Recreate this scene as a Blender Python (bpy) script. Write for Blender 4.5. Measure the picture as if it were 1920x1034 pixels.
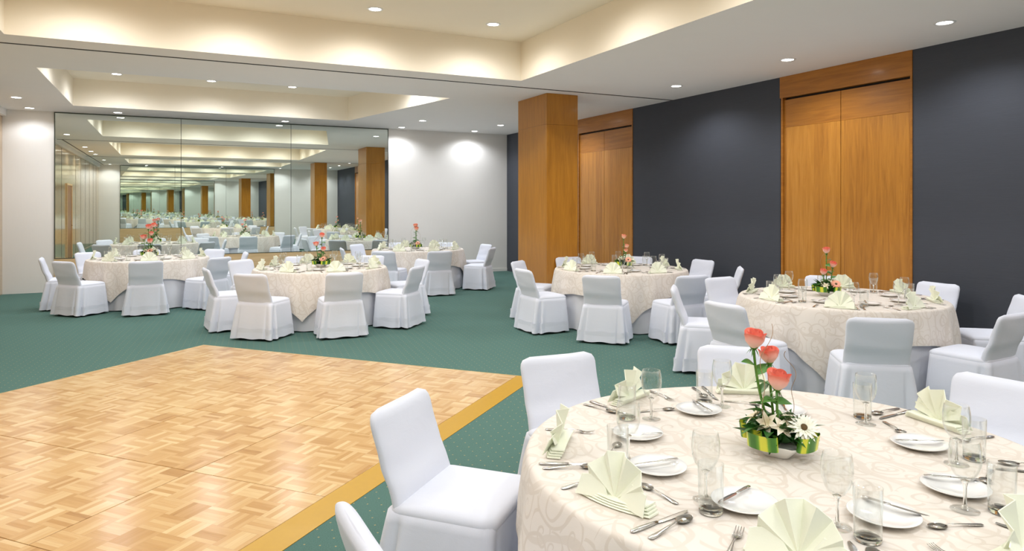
import bpy, bmesh, math, random
from math import sin, cos, pi, radians, sqrt, exp, floor, atan2, hypot
from mathutils import Vector, Matrix, Euler

for o in list(bpy.data.objects): bpy.data.objects.remove(o)
SC = bpy.context.scene
COL = SC.collection
# ------------------------------------------------------------------ camera, world, exposure
YAW = 26.41
F_PX = 1291.6
cam_d = bpy.data.cameras.new('camera'); cam = bpy.data.objects.new('camera', cam_d); COL.objects.link(cam)
cam.location = (0, 0, 1.6)
cam.rotation_euler = (radians(90), 0, radians(-YAW))
cam_d.sensor_width = 36.0
cam_d.lens = F_PX / 1920 * 36
cam_d.shift_y = -(517 - 385.8) / 1920
cam_d.clip_start = 0.05
SC.camera = cam
W = bpy.data.worlds.new('world'); SC.world = W; W.use_nodes = True
W.node_tree.nodes['Background'].inputs[0].default_value = (0.86, 0.92, 1, 1)
W.node_tree.nodes['Background'].inputs[1].default_value = 0.3
SC.view_settings.view_transform = 'Standard'
SC.view_settings.look = 'None'
SC.view_settings.gamma = 1
SC.view_settings.use_curve_mapping = False
SC.view_settings.exposure = 0.15
try:
    SC.cycles.max_bounces = 12; SC.cycles.diffuse_bounces = 5; SC.cycles.glossy_bounces = 9
    SC.cycles.transparent_max_bounces = 24; SC.cycles.transmission_bounces = 6
    SC.cycles.sample_clamp_indirect = 6
    SC.cycles.use_fast_gi = True; SC.cycles.fast_gi_method = 'ADD'
    W.light_settings.ao_factor = .125; W.light_settings.distance = 1.2
    SC.cycles.caustics_reflective = False; SC.cycles.caustics_refractive = False
except Exception: pass
SPOT_POWER = 33.0
WARM = (1.0, 0.965, 0.92)
COOL = (0.94, 0.975, 1.03)

# ------------------------------------------------------------------ room numbers
XL, XR, YB, YF = -2.70, 7.40, -3.65, 15.18
HC = 3.335

# ------------------------------------------------------------------ helpers
def link(o, parent=None):
    COL.objects.link(o)
    if parent: o.parent = parent
    return o
def mesh_obj(name, verts, faces, mat=None, parent=None, smooth=False, uv=None):
    me = bpy.data.meshes.new(name); me.from_pydata([tuple(v) for v in verts], [], faces)
    if uv:
        l = me.uv_layers.new(name='uv')
        for lp in me.loops: l.data[lp.index].uv = uv[lp.vertex_index]
    if smooth: me.polygons.foreach_set('use_smooth', [True] * len(me.polygons))
    if mat: me.materials.append(mat)
    me.update()
    return link(bpy.data.objects.new(name, me), parent)
def empty(name, loc=(0, 0, 0), rz=0):
    o = bpy.data.objects.new(name, None); o.location = loc; o.rotation_euler = (0, 0, rz); o.empty_display_size = .1
    return link(o)
def tag(o, label=None, cat=None, group=None, kind=None):
    if label: o['label'] = label
    if cat: o['category'] = cat
    if group: o['group'] = group
    if kind: o['kind'] = kind
    return o
def copy_tree(o, parent=None):
    c = o.copy(); COL.objects.link(c); c.parent = parent
    for ch in o.children: copy_tree(ch, c)
    return c
class MB:
    """collects vertices and faces of one mesh"""
    def __init__(s): s.v = []; s.f = []; s.uv = []
    def add(s, vs, fs, uv=None, M=None):
        n = len(s.v)
        s.v += [tuple(M @ Vector(v)) if M else tuple(v) for v in vs]
        s.f += [tuple(i + n for i in f) for f in fs]
        s.uv += uv if uv else [(0, 0)] * len(vs)
    def box(s, x0, x1, y0, y1, z0, z1, M=None):
        s.add([(x0, y0, z0), (x1, y0, z0), (x1, y1, z0), (x0, y1, z0), (x0, y0, z1), (x1, y0, z1), (x1, y1, z1), (x0, y1, z1)],
              [(0, 3, 2, 1), (4, 5, 6, 7), (0, 1, 5, 4), (1, 2, 6, 5), (2, 3, 7, 6), (3, 0, 4, 7)], M=M)
    def loops(s, rings, close=True, cap0=False, cap1=False, uv=None, M=None):
        n = len(rings[0]); vs = [v for r in rings for v in r]; fs = []
        for i in range(len(rings) - 1):
            for j in range(n if close else n - 1):
                k = (j + 1) % n
                fs.append((i * n + j, i * n + k, (i + 1) * n + k, (i + 1) * n + j))
        if cap0: fs.append(tuple(range(n))[::-1])
        if cap1: fs.append(tuple((len(rings) - 1) * n + j for j in range(n)))
        s.add(vs, fs, uv, M)
    def tube(s, pts, r, n=8, M=None):
        pts = [Vector(p) for p in pts]; rings = []
        rr = r if isinstance(r, (list, tuple)) else [r] * len(pts)
        for i, p in enumerate(pts):
            d = (pts[min(i + 1, len(pts) - 1)] - pts[max(i - 1, 0)]).normalized()
            a = d.orthogonal().normalized() if i == 0 else (a - d * a.dot(d)).normalized()
            b = d.cross(a)
            rings.append([p + (a * cos(2 * pi * j / n) + b * sin(2 * pi * j / n)) * rr[i] for j in range(n)])
        s.loops(rings, cap0=True, cap1=True, M=M)
    def lathe(s, prof, n=32, M=None, cap0=False, cap1=False):
        s.loops([[(r * cos(2 * pi * j / n), r * sin(2 * pi * j / n), z) for j in range(n)] for r, z in prof], cap0=cap0, cap1=cap1, M=M)
    def build(s, name, mat, parent=None, smooth=True, uv=False):
        return mesh_obj(name, s.v, s.f, mat, parent, smooth, s.uv if uv else None)
def bevel(o, w=.004, seg=2, angle=40):
    bm = bmesh.new(); bm.from_mesh(o.data)
    ed = [e for e in bm.edges if len(e.link_faces) == 2 and e.calc_face_angle(0) > radians(angle)]
    bmesh.ops.bevel(bm, geom=ed, offset=w, segments=seg, affect='EDGES', profile=.5)
    bm.to_mesh(o.data); bm.free(); o.data.update(); return o
def autosmooth(o, ang=35):
    me = o.data; bm = bmesh.new(); bm.from_mesh(me)
    for e in bm.edges: e.smooth = not (len(e.link_faces) == 2 and e.calc_face_angle(0) > radians(ang))
    for f in bm.faces: f.smooth = True
    bm.to_mesh(me); bm.free(); return o

# ------------------------------------------------------------------ node helper
class NT:
    def __init__(s, name, rough=.5, col=(.8, .8, .8), metal=0, spec=.5):
        s.m = bpy.data.materials.new(name); s.m.use_nodes = True; s.t = s.m.node_tree
        s.b = s.t.nodes['Principled BSDF']
        s.b.inputs['Base Color'].default_value = (*col, 1); s.b.inputs['Roughness'].default_value = rough
        s.b.inputs['Metallic'].default_value = metal; s.b.inputs['Specular IOR Level'].default_value = spec
    def n(s, typ, ins=None, **kw):
        nd = s.t.nodes.new(typ)
        for k, v in kw.items(): setattr(nd, k, v)
        for k, v in (ins or {}).items():
            if isinstance(v, bpy.types.NodeSocket): s.t.links.new(v, nd.inputs[k])
            else: nd.inputs[k].default_value = v
        return nd
    def ma(s, op, a, b=0.0, c=0.0):
        return s.n('ShaderNodeMath', {0: a, 1: b, 2: c}, operation=op).outputs[0]
    def pos(s): return s.n('ShaderNodeNewGeometry').outputs['Position']
    def obj(s): return s.n('ShaderNodeTexCoord').outputs['Object']
    def uvc(s): return s.n('ShaderNodeUVMap').outputs[0]
    def xyz(s, v): return s.n('ShaderNodeSeparateXYZ', {0: v}).outputs
    def vec(s, x=0.0, y=0.0, z=0.0): return s.n('ShaderNodeCombineXYZ', {0: x, 1: y, 2: z}).outputs[0]
    def mapv(s, v, scale=(1, 1, 1), rot=(0, 0, 0), loc=(0, 0, 0)):
        return s.n('ShaderNodeMapping', {'Vector': v, 'Scale': scale, 'Rotation': rot, 'Location': loc}).outputs[0]
    def noise(s, v, scale=5, detail=3, rough=.5, dist=0):
        return s.n('ShaderNodeTexNoise', {'Vector': v, 'Scale': scale, 'Detail': detail, 'Roughness': rough, 'Distortion': dist}).outputs[0]
    def white(s, v): return s.n('ShaderNodeTexWhiteNoise', {'Vector': v}, noise_dimensions='3D').outputs[0]
    def ramp(s, f, stops):
        nd = s.n('ShaderNodeValToRGB', {0: f}); e = nd.color_ramp.elements
        while len(e) < len(stops): e.new(.5)
        for i, (p, c) in enumerate(stops):
            e[i].position = p; e[i].color = (*c, 1)
        return nd.outputs[0]
    def mix(s, f, a, b, blend='MIX'):
        nd = s.n('ShaderNodeMix', data_type='RGBA', blend_type=blend)
        for i, v in ((0, f), (6, a), (7, b)):
            if isinstance(v, bpy.types.NodeSocket): s.t.links.new(v, nd.inputs[i])
            elif i == 0: nd.inputs[0].default_value = v
            else: nd.inputs[i].default_value = (*v, 1)
        return nd.outputs[2]
    def color(s, c): s.t.links.new(c, s.b.inputs['Base Color']); return s
    def set(s, k, v):
        if isinstance(v, bpy.types.NodeSocket): s.t.links.new(v, s.b.inputs[k])
        else: s.b.inputs[k].default_value = v
        return s
    def bump(s, h, strength=.3, dist=.01):
        s.t.links.new(s.n('ShaderNodeBump', {'Height': h, 'Strength': strength, 'Distance': dist}).outputs[0], s.b.inputs['Normal']); return s

# ------------------------------------------------------------------ materials
def mat_plaster(name, col, sc=14, st=.12, var=.03):
    m = NT(name, .85, col, spec=.2); p = m.pos()
    n = m.noise(p, sc, 4); c2 = tuple(max(0, x * (1 - var)) for x in col)
    m.color(m.mix(n, col, c2)); m.bump(m.noise(p, sc * 6, 3), st, .004); return m.m
def mat_linen(name, col, hor=True, st=.25, var=.1, rough=.8):
    m = NT(name, rough, col, spec=.25); p = m.pos()
    a = m.noise(m.mapv(p, (3, 3, 160) if hor else (160, 160, 3)), 1.5, 3, .6)
    b = m.noise(p, 2.5, 3)
    c = m.mix(a, tuple(x * (1 - var) for x in col), tuple(min(1, x * (1 + var)) for x in col))
    m.color(m.mix(m.ma('MULTIPLY', b, .25), c, tuple(x * .85 for x in col)))
    m.bump(a, st, .002); return m.m
def mat_wood(name, dark, mid, light, axis='Z', board=.13, contrast=.35, rough=.32, grain=1.0, coat=.15):
    """veneer: boards of slightly different tone with grain running along axis"""
    m = NT(name, rough, mid, spec=.5); p = m.pos(); x, y, z = m.xyz(p)
    side = m.ma('ADD', x, y)
    across = side if axis == 'Z' else z
    idx = m.ma('FLOOR', m.ma('DIVIDE', m.ma('ADD', across, m.ma('MULTIPLY', m.noise(m.vec(m.ma('FLOOR', m.ma('DIVIDE', across, .55)), 0.0, 0.0), 3), .05)), board))
    tone = m.white(m.vec(idx, 3.3, 1.7))
    sv = (9, 9, .7) if axis == 'Z' else (.7, .7, 9)
    g1 = m.noise(m.n('ShaderNodeVectorMath', {0: m.mapv(p, sv), 1: m.vec(m.ma('MULTIPLY', idx, 7.1), 0.0, 0.0)}, operation='ADD').outputs[0], 2.2, 5, .62, .6)
    sv2 = (60, 60, 2.2) if axis == 'Z' else (2.2, 2.2, 60)
    g2 = m.noise(m.mapv(p, sv2), 2.5, 3)
    f = m.ma('ADD', m.ma('MULTIPLY', tone, contrast), m.ma('ADD', m.ma('MULTIPLY', g1, .75 * grain), m.ma('MULTIPLY', g2, .22)))
    f = m.ma('SUBTRACT', f, .12 + contrast * .1)
    m.color(m.ramp(f, [(.15, dark), (.5, mid), (.85, light)]))
    m.set('Coat Weight', coat); m.set('Coat Roughness', .12); m.bump(g2, .06, .002); return m.m
def mat_cloth(name, col, rough=.85, scale=220, st=.18, crease=.25):
    m = NT(name, rough, col, spec=.15); p = m.obj()
    m.set('Sheen Weight', .15)
    w = m.noise(p, scale, 2); cr = m.noise(m.mapv(p, (1, 1, 1.8)), 7, 3, .5, .8)
    h = m.ma('ADD', m.ma('MULTIPLY', w, .1), m.ma('MULTIPLY', cr, crease * 3))
    m.bump(h, st, .012); return m.m
def mat_simple(name, col, rough=.5, metal=0, spec=.5, coat=0):
    m = NT(name, rough, col, metal, spec); m.set('Coat Weight', coat)
    n = m.noise(m.obj(), 30, 2); m.color(m.mix(n, col, tuple(x * .93 for x in col))); return m.m

M = {}
M['cream'] = mat_plaster('cream_plaster', (.80, .77, .71))
M['ceil'] = mat_plaster('ceiling_paint', (.80, .78, .76), 3, .05)
M['coffer'] = mat_plaster('coffer_paint', (.87, .80, .67), 3, .05)
M['fabricwall'] = mat_linen('pale_wall_fabric', (.76, .74, .71), False, .2, .03)
M['slate'] = mat_linen('slate_wall_fabric', (.062, .068, .084), True, .3, .15, .7)
M['door'] = mat_wood('honey_door_veneer', (.30, .11, .015), (.50, .212, .03), (.64, .31, .065), 'Z', .22, .20)
M['rail'] = mat_wood('honey_rail_veneer', (.28, .10, .014), (.44, .175, .024), (.55, .25, .045), 'X', .6, .15)
M['column'] = mat_wood('honey_column_veneer', (.32, .125, .014), (.48, .205, .024), (.60, .29, .05), 'Z', .26, .22)
M['panelwall'] = mat_wood('panelled_wall_veneer', (.32, .20, .10), (.48, .32, .16), (.60, .43, .24), 'Z', .8, .2, .12, 1, .6)
M['darkdoor'] = mat_wood('amber_door_veneer', (.16, .06, .012), (.26, .10, .02), (.34, .15, .035), 'Z', .3, .2)
M['wains'] = mat_wood('pale_wainscot_veneer', (.52, .35, .17), (.66, .47, .26), (.76, .58, .36), 'X', .9, .1, .4)
M['black'] = mat_simple('black_shadow_gap', (.012, .012, .013), .6)
M['trackm'] = mat_simple('dark_track_metal', (.035, .03, .025), .45, .5)
m = NT('silvered_mirror', .0, (.85, .91, .86), 1.0); m.color(m.mix(m.noise(m.pos(), .4, 1), (.85, .91, .86), (.845, .905, .855))); M['mirror'] = m.m
M['mframe'] = mat_simple('mirror_edge_steel', (.10, .12, .10), .3, .8)
M['chair'] = mat_cloth('white_chair_fabric', (.69, .72, .81), crease=.28)
M['under'] = mat_cloth('white_cloth_fabric', (.75, .76, .81), crease=.1)
M['leg'] = mat_simple('black_chair_leg', (.015, .015, .018), .35)
M['napkin'] = mat_cloth('pale_lime_napkin', (.86, .885, .74), crease=.05, st=.1)
M['china'] = mat_simple('white_china', (.88, .88, .87), .12, 0, .5, .5)
M['steel'] = mat_simple('polished_steel', (.80, .79, .78), .18, 1.0)
M['ring'] = mat_simple('white_trim_ring', (.75, .75, .74), .3)
M['yellow'] = mat_simple('yellow_ramp_edge', (.50, .285, .022), .4, 0, .5, .2)
M['ledge'] = mat_simple('pale_yellow_edge', (.68, .47, .15), .4, 0, .5, .2)
M['alu'] = mat_simple('panel_seam_dark', (.06, .05, .04), .5)

# carpet: green loop pile with a grid of small tan dots
m = NT('green_dotted_carpet', .95, (.1, .2, .16), spec=.1); p = m.pos()
q = m.mapv(p, (13, 13, 0), (0, 0, radians(33))); qx, qy, _ = m.xyz(q)
row = m.ma('FLOOR', qy); qx2 = m.ma('ADD', qx, m.ma('MULTIPLY', row, .5))
dx = m.ma('SUBTRACT', m.ma('FRACT', qx2), .5); dy = m.ma('SUBTRACT', m.ma('FRACT', qy), .5)
d = m.ma('SQRT', m.ma('ADD', m.ma('MULTIPLY', dx, dx), m.ma('MULTIPLY', dy, dy)))
dot = m.ma('LESS_THAN', d, .062)
fib = m.noise(p, 260, 2); big = m.noise(p, 1.2, 3)
base = m.ramp(fib, [(.25, (.052, .108, .094)), (.6, (.102, .192, .167)), (.9, (.19, .31, .275))])
base = m.mix(m.ma('MULTIPLY', big, .35), base, (.084, .160, .140))
m.color(m.mix(m.ma('MULTIPLY', dot, .8), base, (.42, .33, .15)))
m.bump(fib, .5, .006); M['carpet'] = m.m

# parquet mosaic of the dance floor
DF_B = Vector((2.875, 5.69, 0)); DE1 = Vector((-.667, .745, 0)).normalized(); DE2 = Vector((-DE1.y, DE1.x, 0))
PAN = .95
m = NT('parquet_mosaic', .22, (.7, .5, .3)); p = m.pos()
rel = m.n('ShaderNodeVectorMath', {0: p, 1: tuple(-DF_B)}, operation='ADD').outputs[0]
U = m.n('ShaderNodeVectorMath', {0: rel, 1: tuple(DE1)}, operation='DOT_PRODUCT').outputs['Value']
V = m.n('ShaderNodeVectorMath', {0: rel, 1: tuple(DE2)}, operation='DOT_PRODUCT').outputs['Value']
k = 6 / PAN
u = m.ma('MULTIPLY', m.ma('ADD', U, 19 * PAN), k); v = m.ma('MULTIPLY', m.ma('ADD', V, 19 * PAN), k)
cu, cv = m.ma('FLOOR', u), m.ma('FLOOR', v); fu, fv = m.ma('FRACT', u), m.ma('FRACT', v)
par = m.ma('MODULO', m.ma('ADD', cu, cv), 2.0)
a = m.ma('ADD', m.ma('MULTIPLY', par, fu), m.ma('MULTIPLY', m.ma('SUBTRACT', 1.0, par), fv))
sl = m.ma('MULTIPLY', a, 5.0); si = m.ma('FLOOR', sl); sf = m.ma('ABSOLUTE', m.ma('SUBTRACT', m.ma('FRACT', sl), .5))
t1 = m.white(m.vec(cu, cv, si)); t2 = m.white(m.vec(cu, cv, 77.0))
gp = m.mix(par, m.mapv(m.vec(U, V), (6, 90, 1)), m.mapv(m.vec(U, V), (90, 6, 1)))
t = m.n('ShaderNodeMix', {0: par}, data_type='VECTOR'); m.t.links.new(m.mapv(m.vec(U, V, t1), (6, 90, 9)), t.inputs[4]); m.t.links.new(m.mapv(m.vec(U, V, t1), (90, 6, 9)), t.inputs[5])
gr = m.noise(t.outputs[1], 1.6, 3)
f = m.ma('ADD', m.ma('MULTIPLY', t1, .48), m.ma('ADD', m.ma('MULTIPLY', t2, .27), m.ma('MULTIPLY', gr, .3)))
c = m.ramp(f, [(.04, (.25, .11, .035)), (.2, (.45, .245, .085)), (.5, (.56, .345, .140)), (.85, (.68, .49, .255))])
line = m.ma('GREATER_THAN', sf, .475)
eu = m.ma('ABSOLUTE', m.ma('SUBTRACT', fu, .5)); ev = m.ma('ABSOLUTE', m.ma('SUBTRACT', fv, .5))
line = m.ma('MAXIMUM', line, m.ma('GREATER_THAN', m.ma('MAXIMUM', eu, ev), .492))
m.color(m.mix(m.ma('MULTIPLY', line, .3), c, (.35, .2, .09)))
m.set('Roughness', m.ma('ADD', .13, m.ma('MULTIPLY', m.noise(p, 6, 4), .16)))
M['parquet'] = m.m

# damask overlay: scrolls woven tone on tone
def mat_damask(name, ground, scroll):
    m = NT(name, .62, ground, spec=.3); uv = m.uvc()
    w = m.n('ShaderNodeVectorMath', {0: uv, 1: m.n('ShaderNodeVectorMath', {0: m.n('ShaderNodeTexNoise', {'Vector': uv, 'Scale': 5.0, 'Detail': 1.0}).outputs[1], 'Scale': .10}, operation='SCALE').outputs[0]}, operation='ADD').outputs[0]
    masks = []
    for sc, arms, kk, off in ((4.6, 1.0, 21.0, (0, 0, 0)), (7.4, -1.0, 18.0, (3.1, 1.7, 0))):
        vs = m.mapv(w, (sc, sc, 1), (0, 0, .5), off)
        vo = m.n('ShaderNodeTexVoronoi', {'Vector': vs, 'Scale': 1.0, 'Randomness': .75}, voronoi_dimensions='2D')
        dl = m.n('ShaderNodeVectorMath', {0: vs, 1: vo.outputs['Position']}, operation='SUBTRACT').outputs[0]
        x, y, _ = m.xyz(dl); ang = m.ma('ARCTAN2', y, x); dist = vo.outputs['Distance']
        ph = m.ma('ADD', m.ma('MULTIPLY', dist, kk), m.ma('MULTIPLY', ang, arms))
        s1 = m.ma('SINE', ph)
        s1 = m.ma('MULTIPLY', m.ma('SMOOTH_MIN', m.ma('MAXIMUM', m.ma('MULTIPLY', m.ma('SUBTRACT', s1, .74), 6.0), 0.0), 1.0, .1), m.ma('LESS_THAN', dist, .55))
        masks.append(s1)
    lines = m.n('ShaderNodeTexWave', {'Vector': w, 'Scale': 2.2, 'Distortion': 9.0, 'Detail': 1.0, 'Detail Scale': .9}, wave_type='BANDS').outputs[1]
    leaf = m.ma('MULTIPLY', m.ma('GREATER_THAN', lines, .94), .8)
    k = m.ma('MINIMUM', m.ma('MAXIMUM', m.ma('MAXIMUM', masks[0], masks[1]), leaf), 1.0)
    m.color(m.mix(k, ground, scroll))
    m.set('Roughness', m.ma('SUBTRACT', .68, m.ma('MULTIPLY', k, .16)))
    fine = m.noise(m.mapv(uv, (500, 120, 1)), 1, 2)
    m.bump(m.ma('ADD', m.ma('MULTIPLY', k, .5), m.ma('MULTIPLY', fine, .4)), .12, .003); return m.m
M['damask'] = mat_damask('cream_damask', (.735, .68, .62), (.66, .595, .525))

# clear glass: thin walls let light through, rims and edges reflect
def mat_glass(name, tint, edge=.9, power=2.6, base=.03):
    m = bpy.data.materials.new(name); m.use_nodes = True; t = m.node_tree; t.nodes.clear()
    out = t.nodes.new('ShaderNodeOutputMaterial'); mx = t.nodes.new('ShaderNodeMixShader')
    tr = t.nodes.new('ShaderNodeBsdfTransparent'); tr.inputs[0].default_value = (*tint, 1)
    gl = t.nodes.new('ShaderNodeBsdfGlossy'); gl.inputs['Roughness'].default_value = .02; gl.inputs[0].default_value = (.95, .97, .97, 1)
    lw = t.nodes.new('ShaderNodeLayerWeight'); lw.inputs[0].default_value = .5
    pw = t.nodes.new('ShaderNodeMath'); pw.operation = 'POWER'; pw.inputs[1].default_value = power
    mu = t.nodes.new('ShaderNodeMath'); mu.operation = 'MULTIPLY_ADD'; mu.inputs[1].default_value = edge; mu.inputs[2].default_value = base
    t.links.new(lw.outputs['Facing'], pw.inputs[0]); t.links.new(pw.outputs[0], mu.inputs[0]); t.links.new(mu.outputs[0], mx.inputs[0])
    t.links.new(tr.outputs[0], mx.inputs[1]); t.links.new(gl.outputs[0], mx.inputs[2]); t.links.new(mx.outputs[0], out.inputs[0])
    return m
M['glass'] = mat_glass('clear_glass', (.987, .992, .99), .62, 2.4, .03)
m = NT('thick_glass', .02, (1, 1, 1)); m.set('Transmission Weight', 1.0); m.set('IOR', 1.45); m.color(m.mix(m.noise(m.obj(), 40, 1), (.95, .97, .96), (.92, .95, .94))); M['glassbase'] = m.m

def emis(name, col, st):
    m = bpy.data.materials.new(name); m.use_nodes = True; t = m.node_tree; t.nodes.clear()
    out = t.nodes.new('ShaderNodeOutputMaterial'); e = t.nodes.new('ShaderNodeEmission')
    e.inputs[0].default_value = (*col, 1); e.inputs[1].default_value = st; t.links.new(e.outputs[0], out.inputs[0]); return m
M['lamp'] = emis('lit_lamp_lens', (1, .97, .92), 22)

# ================================================================== ROOM
def struct(o): o['kind'] = 'structure'; return o
T = .12
b = MB(); b.box(XL - T, XR + T, YB - .5, YF + T, -.1, 0); struct(b.build('floor', M['carpet'], smooth=False))
# walls
b = MB(); b.box(XL - T, XR + T, YF, YF + T, 0, HC + .8); wf = struct(b.build('wall_back', M['fabricwall'], smooth=False))
REAR = radians(-2.4)      # the wall behind the viewer is not quite parallel to the mirrored one
b = MB(); b.box(XL - 1.25 - .02, XR - 1.25 + .02, -T, 0, 0, HC + .8); o = struct(b.build('wall_front', M['fabricwall'], smooth=False)); o.location = (1.25, YB, 0); o.rotation_euler = (0, 0, REAR)
b = MB(); b.box(XL - T, XL, YB - .45, YF, 0, HC + .8); struct(b.build('wall_left', M['panelwall'], smooth=False))
DOORS = [(4.88, 6.735), (10.05, 11.9), (-.3, 1.55)]     # openings along the right wall
OPH = 3.05
b = MB(); ys = YB - .45
for y0, y1 in sorted(DOORS):
    b.box(XR, XR + T, ys, y0, 0, HC + .8); b.box(XR, XR + T, y0, y1, HC, HC + .8); ys = y1
b.box(XR, XR + T, ys, YF, 0, HC + .8)
struct(b.build('wall_right', M['slate'], smooth=False))
dn = 0
for i, (y0, y1) in enumerate(DOORS):
    b = MB(); b.box(XR - .012, XR + T, y0, y1, OPH, HC - .001); struct(b.build('trim_%d' % (i + 1), M['rail'], smooth=False))
    root = empty('door_%d' % (i + 1), (XR, (y0 + y1) / 2, 0)); struct(root)
    w = (y1 - y0)
    b = MB(); b.box(.055, T, -w / 2, w / 2, 0, OPH); b.build('door_recess', M['black'], root, False)
    b = MB()
    b.box(-.012, .06, -w / 2, -w / 2 + .022, 0, OPH); b.box(-.012, .06, w / 2 - .05, w / 2 - .022, 0, OPH - .0); b.build('door_frame', M['rail'], root, False)
    for sgn in (-1, 1):
        a0, a1 = (-w / 2 + .026, -.003) if sgn < 0 else (.003, w / 2 - .055)
        b = MB(); b.box(.012, .05, a0, a1, .012, OPH - .40); lf = b.build('door_leaf', M['door'], root, False); bevel(lf, .002, 1)
        b = MB(); b.box(.012, .05, a0, a1, OPH - .399, OPH - .03); r_ = b.build('top_rail', M['rail'], lf, False); bevel(r_, .002, 1)
# left wall: service door and joint lines
root = struct(empty('door_4', (XL, 6.05, 0)))
b = MB(); b.box(0, .015, -.55, .55, 0.01, 2.2); b.build('door_leaf', M['darkdoor'], root, False)
b = MB(); b.box(0, .03, -.60, -.55, 0, 2.25); b.box(0, .03, .55, .60, 0, 2.25); b.box(0, .03, -.55, .55, 2.2, 2.25); b.build('door_frame', M['wains'], root, False)
b = MB(); b.tube([(.015, -.45, 1.0), (.06, -.45, 1.0), (.06, -.33, 1.0)], .009); b.build('door_handle', M['steel'], root)
b = MB()
for y in (-2.4, -1.2, .2, 1.6, 3.0, 4.4, 7.6, 9.2, 10.8, 12.4, 14.0): b.box(XL, XL + .003, y - .006, y + .006, 0, HC - .12)
struct(b.build('trim_5', M['black'], smooth=False))
b = MB(); b.box(XL, XL + .06, YB + .2, YF, HC - .12, HC); struct(b.build('trim_6', M['ceil'], smooth=False))

# ceiling with three coffers
CO = [  # x0, xr_near, xr_far, y0, y1, top
    (-1.5, 4.42, 4.37, 3.25, 8.52, 3.87),
    (-1.5, 4.05, 3.26, 10.40, 14.08, 3.81),
    (-1.5, 4.45, 4.45, -1.95, 1.15, 3.81)]
b = MB(); cb = MB(); tb = MB(); ylast = YB - .45
for x0, xa, xb, y0, y1, zt in sorted(CO, key=lambda c: c[3]):
    q = lambda p: b.add(p, [(0, 1, 2, 3)])
    q([(XL, ylast, HC), (XL, y0, HC), (XR, y0, HC), (XR, ylast, HC)])
    q([(XL, y0, HC), (XL, y1, HC), (x0, y1, HC), (x0, y0, HC)])
    q([(xa, y0, HC), (xb, y1, HC), (XR, y1, HC), (XR, y0, HC)])
    P = [(x0, y0), (xa, y0), (xb, y1), (x0, y1)]
    for i in range(4):
        (ax, ay), (bx_, by) = P[i], P[(i + 1) % 4]
        cb.add([(ax, ay, HC), (bx_, by, HC), (bx_, by, zt), (ax, ay, zt)], [(3, 2, 1, 0)])
    cb.add([(x, y, zt) for x, y in P], [(0, 3, 2, 1)])
    ylast = y1
b.add([(XL, ylast, HC), (XL, YF, HC), (XR, YF, HC), (XR, ylast, HC)], [(0, 1, 2, 3)])
ceil = struct(b.build('ceiling', M['ceil'], smooth=False))
struct(cb.build('ceiling_coffer', M['coffer'], smooth=False))
b = MB(); b.box(XL - T, XR + T, YB - .5, YF + T, HC + .8, HC + .9); struct(b.build('ceiling_slab', M['ceil'], smooth=False))
# partition tracks
b = MB(); b.box(XL, XR, 8.955, 8.985, HC - .006, HC + .01); struct(b.build('trim_7', M['trackm'], smooth=False))
b = MB(); b.box(XL, XR, 2.10, 2.13, HC - .006, HC + .01); struct(b.build('trim_8', M['trackm'], smooth=False))
b = MB(); b.box(XL + .16, XL + .19, YB + .2, 8.95, HC - .006, HC + .01); struct(b.build('trim_9', M['trackm'], smooth=False))
# columns
for i, (x0, x1, y0, y1) in enumerate(((5.19, 5.75, 9.25, 10.22), (5.23, 5.72, 1.0, 1.9))):
    b = MB(); b.box(x0, x1, y0, y1, .0, HC - .48); c1 = struct(b.build('column_%d' % (i + 1), M['column'], smooth=False)); bevel(c1, .004, 2)
    b = MB(); b.box(x0, x1, y0, y1, HC - .479, HC - .001); c2 = b.build('column_cap', M['column'], c1, False); bevel(c2, .003, 1)

# mirrors and wainscots
def mirror(yw, sg, which):
    """panels on the wall plane y = yw; sg = -1 faces the viewer's direction -y"""
    x0, x1, z0, z1 = -1.905, 4.405, .625, 3.315
    root = empty('wall_mirror', ((x0 + x1) / 2, yw, 0))
    tag(root, 'huge three-panel mirror on the %s wall above the pale wood wainscot' % which, 'mirror')
    ww = (x1 - x0) / 3
    for i in range(3):
        a = (i - 1.5) * ww
        b = MB(); b.box(a + .004, a + ww - .004, min(0, sg * .012), max(0, sg * .012), z0, z1); b.build('mirror_panel', M['mirror'], root, False)
    b = MB(); b.box(-1.5 * ww, 1.5 * ww, min(sg * .001, sg * .004), max(sg * .001, sg * .004), z0, z1); b.build('mirror_backing', M['trackm'], root, False)
    b = MB()
    b.box(-1.5 * ww - .012, 1.5 * ww + .012, min(0, sg * .03), max(0, sg * .03), z1, z1 + .016)
    b.box(-1.5 * ww - .012, -1.5 * ww, min(0, sg * .02), max(0, sg * .02), z0, z1)
    b.box(1.5 * ww, 1.5 * ww + .012, min(0, sg * .02), max(0, sg * .02), z0, z1)
    b.box(-1.5 * ww - .012, 1.5 * ww + .012, min(0, sg * .028), max(0, sg * .028), z0 - .012, z0)
    b.build('mirror_frame', M['mframe'], root, False)
    b = MB(); b.box(-1.5 * ww - .012, 1.5 * ww + .012, min(0, sg * .025), max(0, sg * .025), .0, z0 - .013)
    o = b.build('trim_10' if sg < 0 else 'trim_11', M['wains'], smooth=False); o.location = ((x0 + x1) / 2, yw, 0)
    if sg > 0: root.rotation_euler = o.rotation_euler = (0, 0, REAR)
    return o
struct(mirror(YF, -1, 'far'))
struct(mirror(YB, 1, 'opposite near'))
for nm, x0, x1, y0, y1 in (('baseboard_back', 4.42, XR, YF - .012, YF), ('baseboard_left', XL, XL + .012, YB + .2, 5.44), ('baseboard_right', XR - .012, XR, 6.74, 10.04)):
    b = MB(); b.box(x0, x1, y0, y1, 0, .07); struct(b.build(nm, M['fabricwall'] if 'back' in nm else M['slate'] if 'right' in nm else M['panelwall'], smooth=False))

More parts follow.
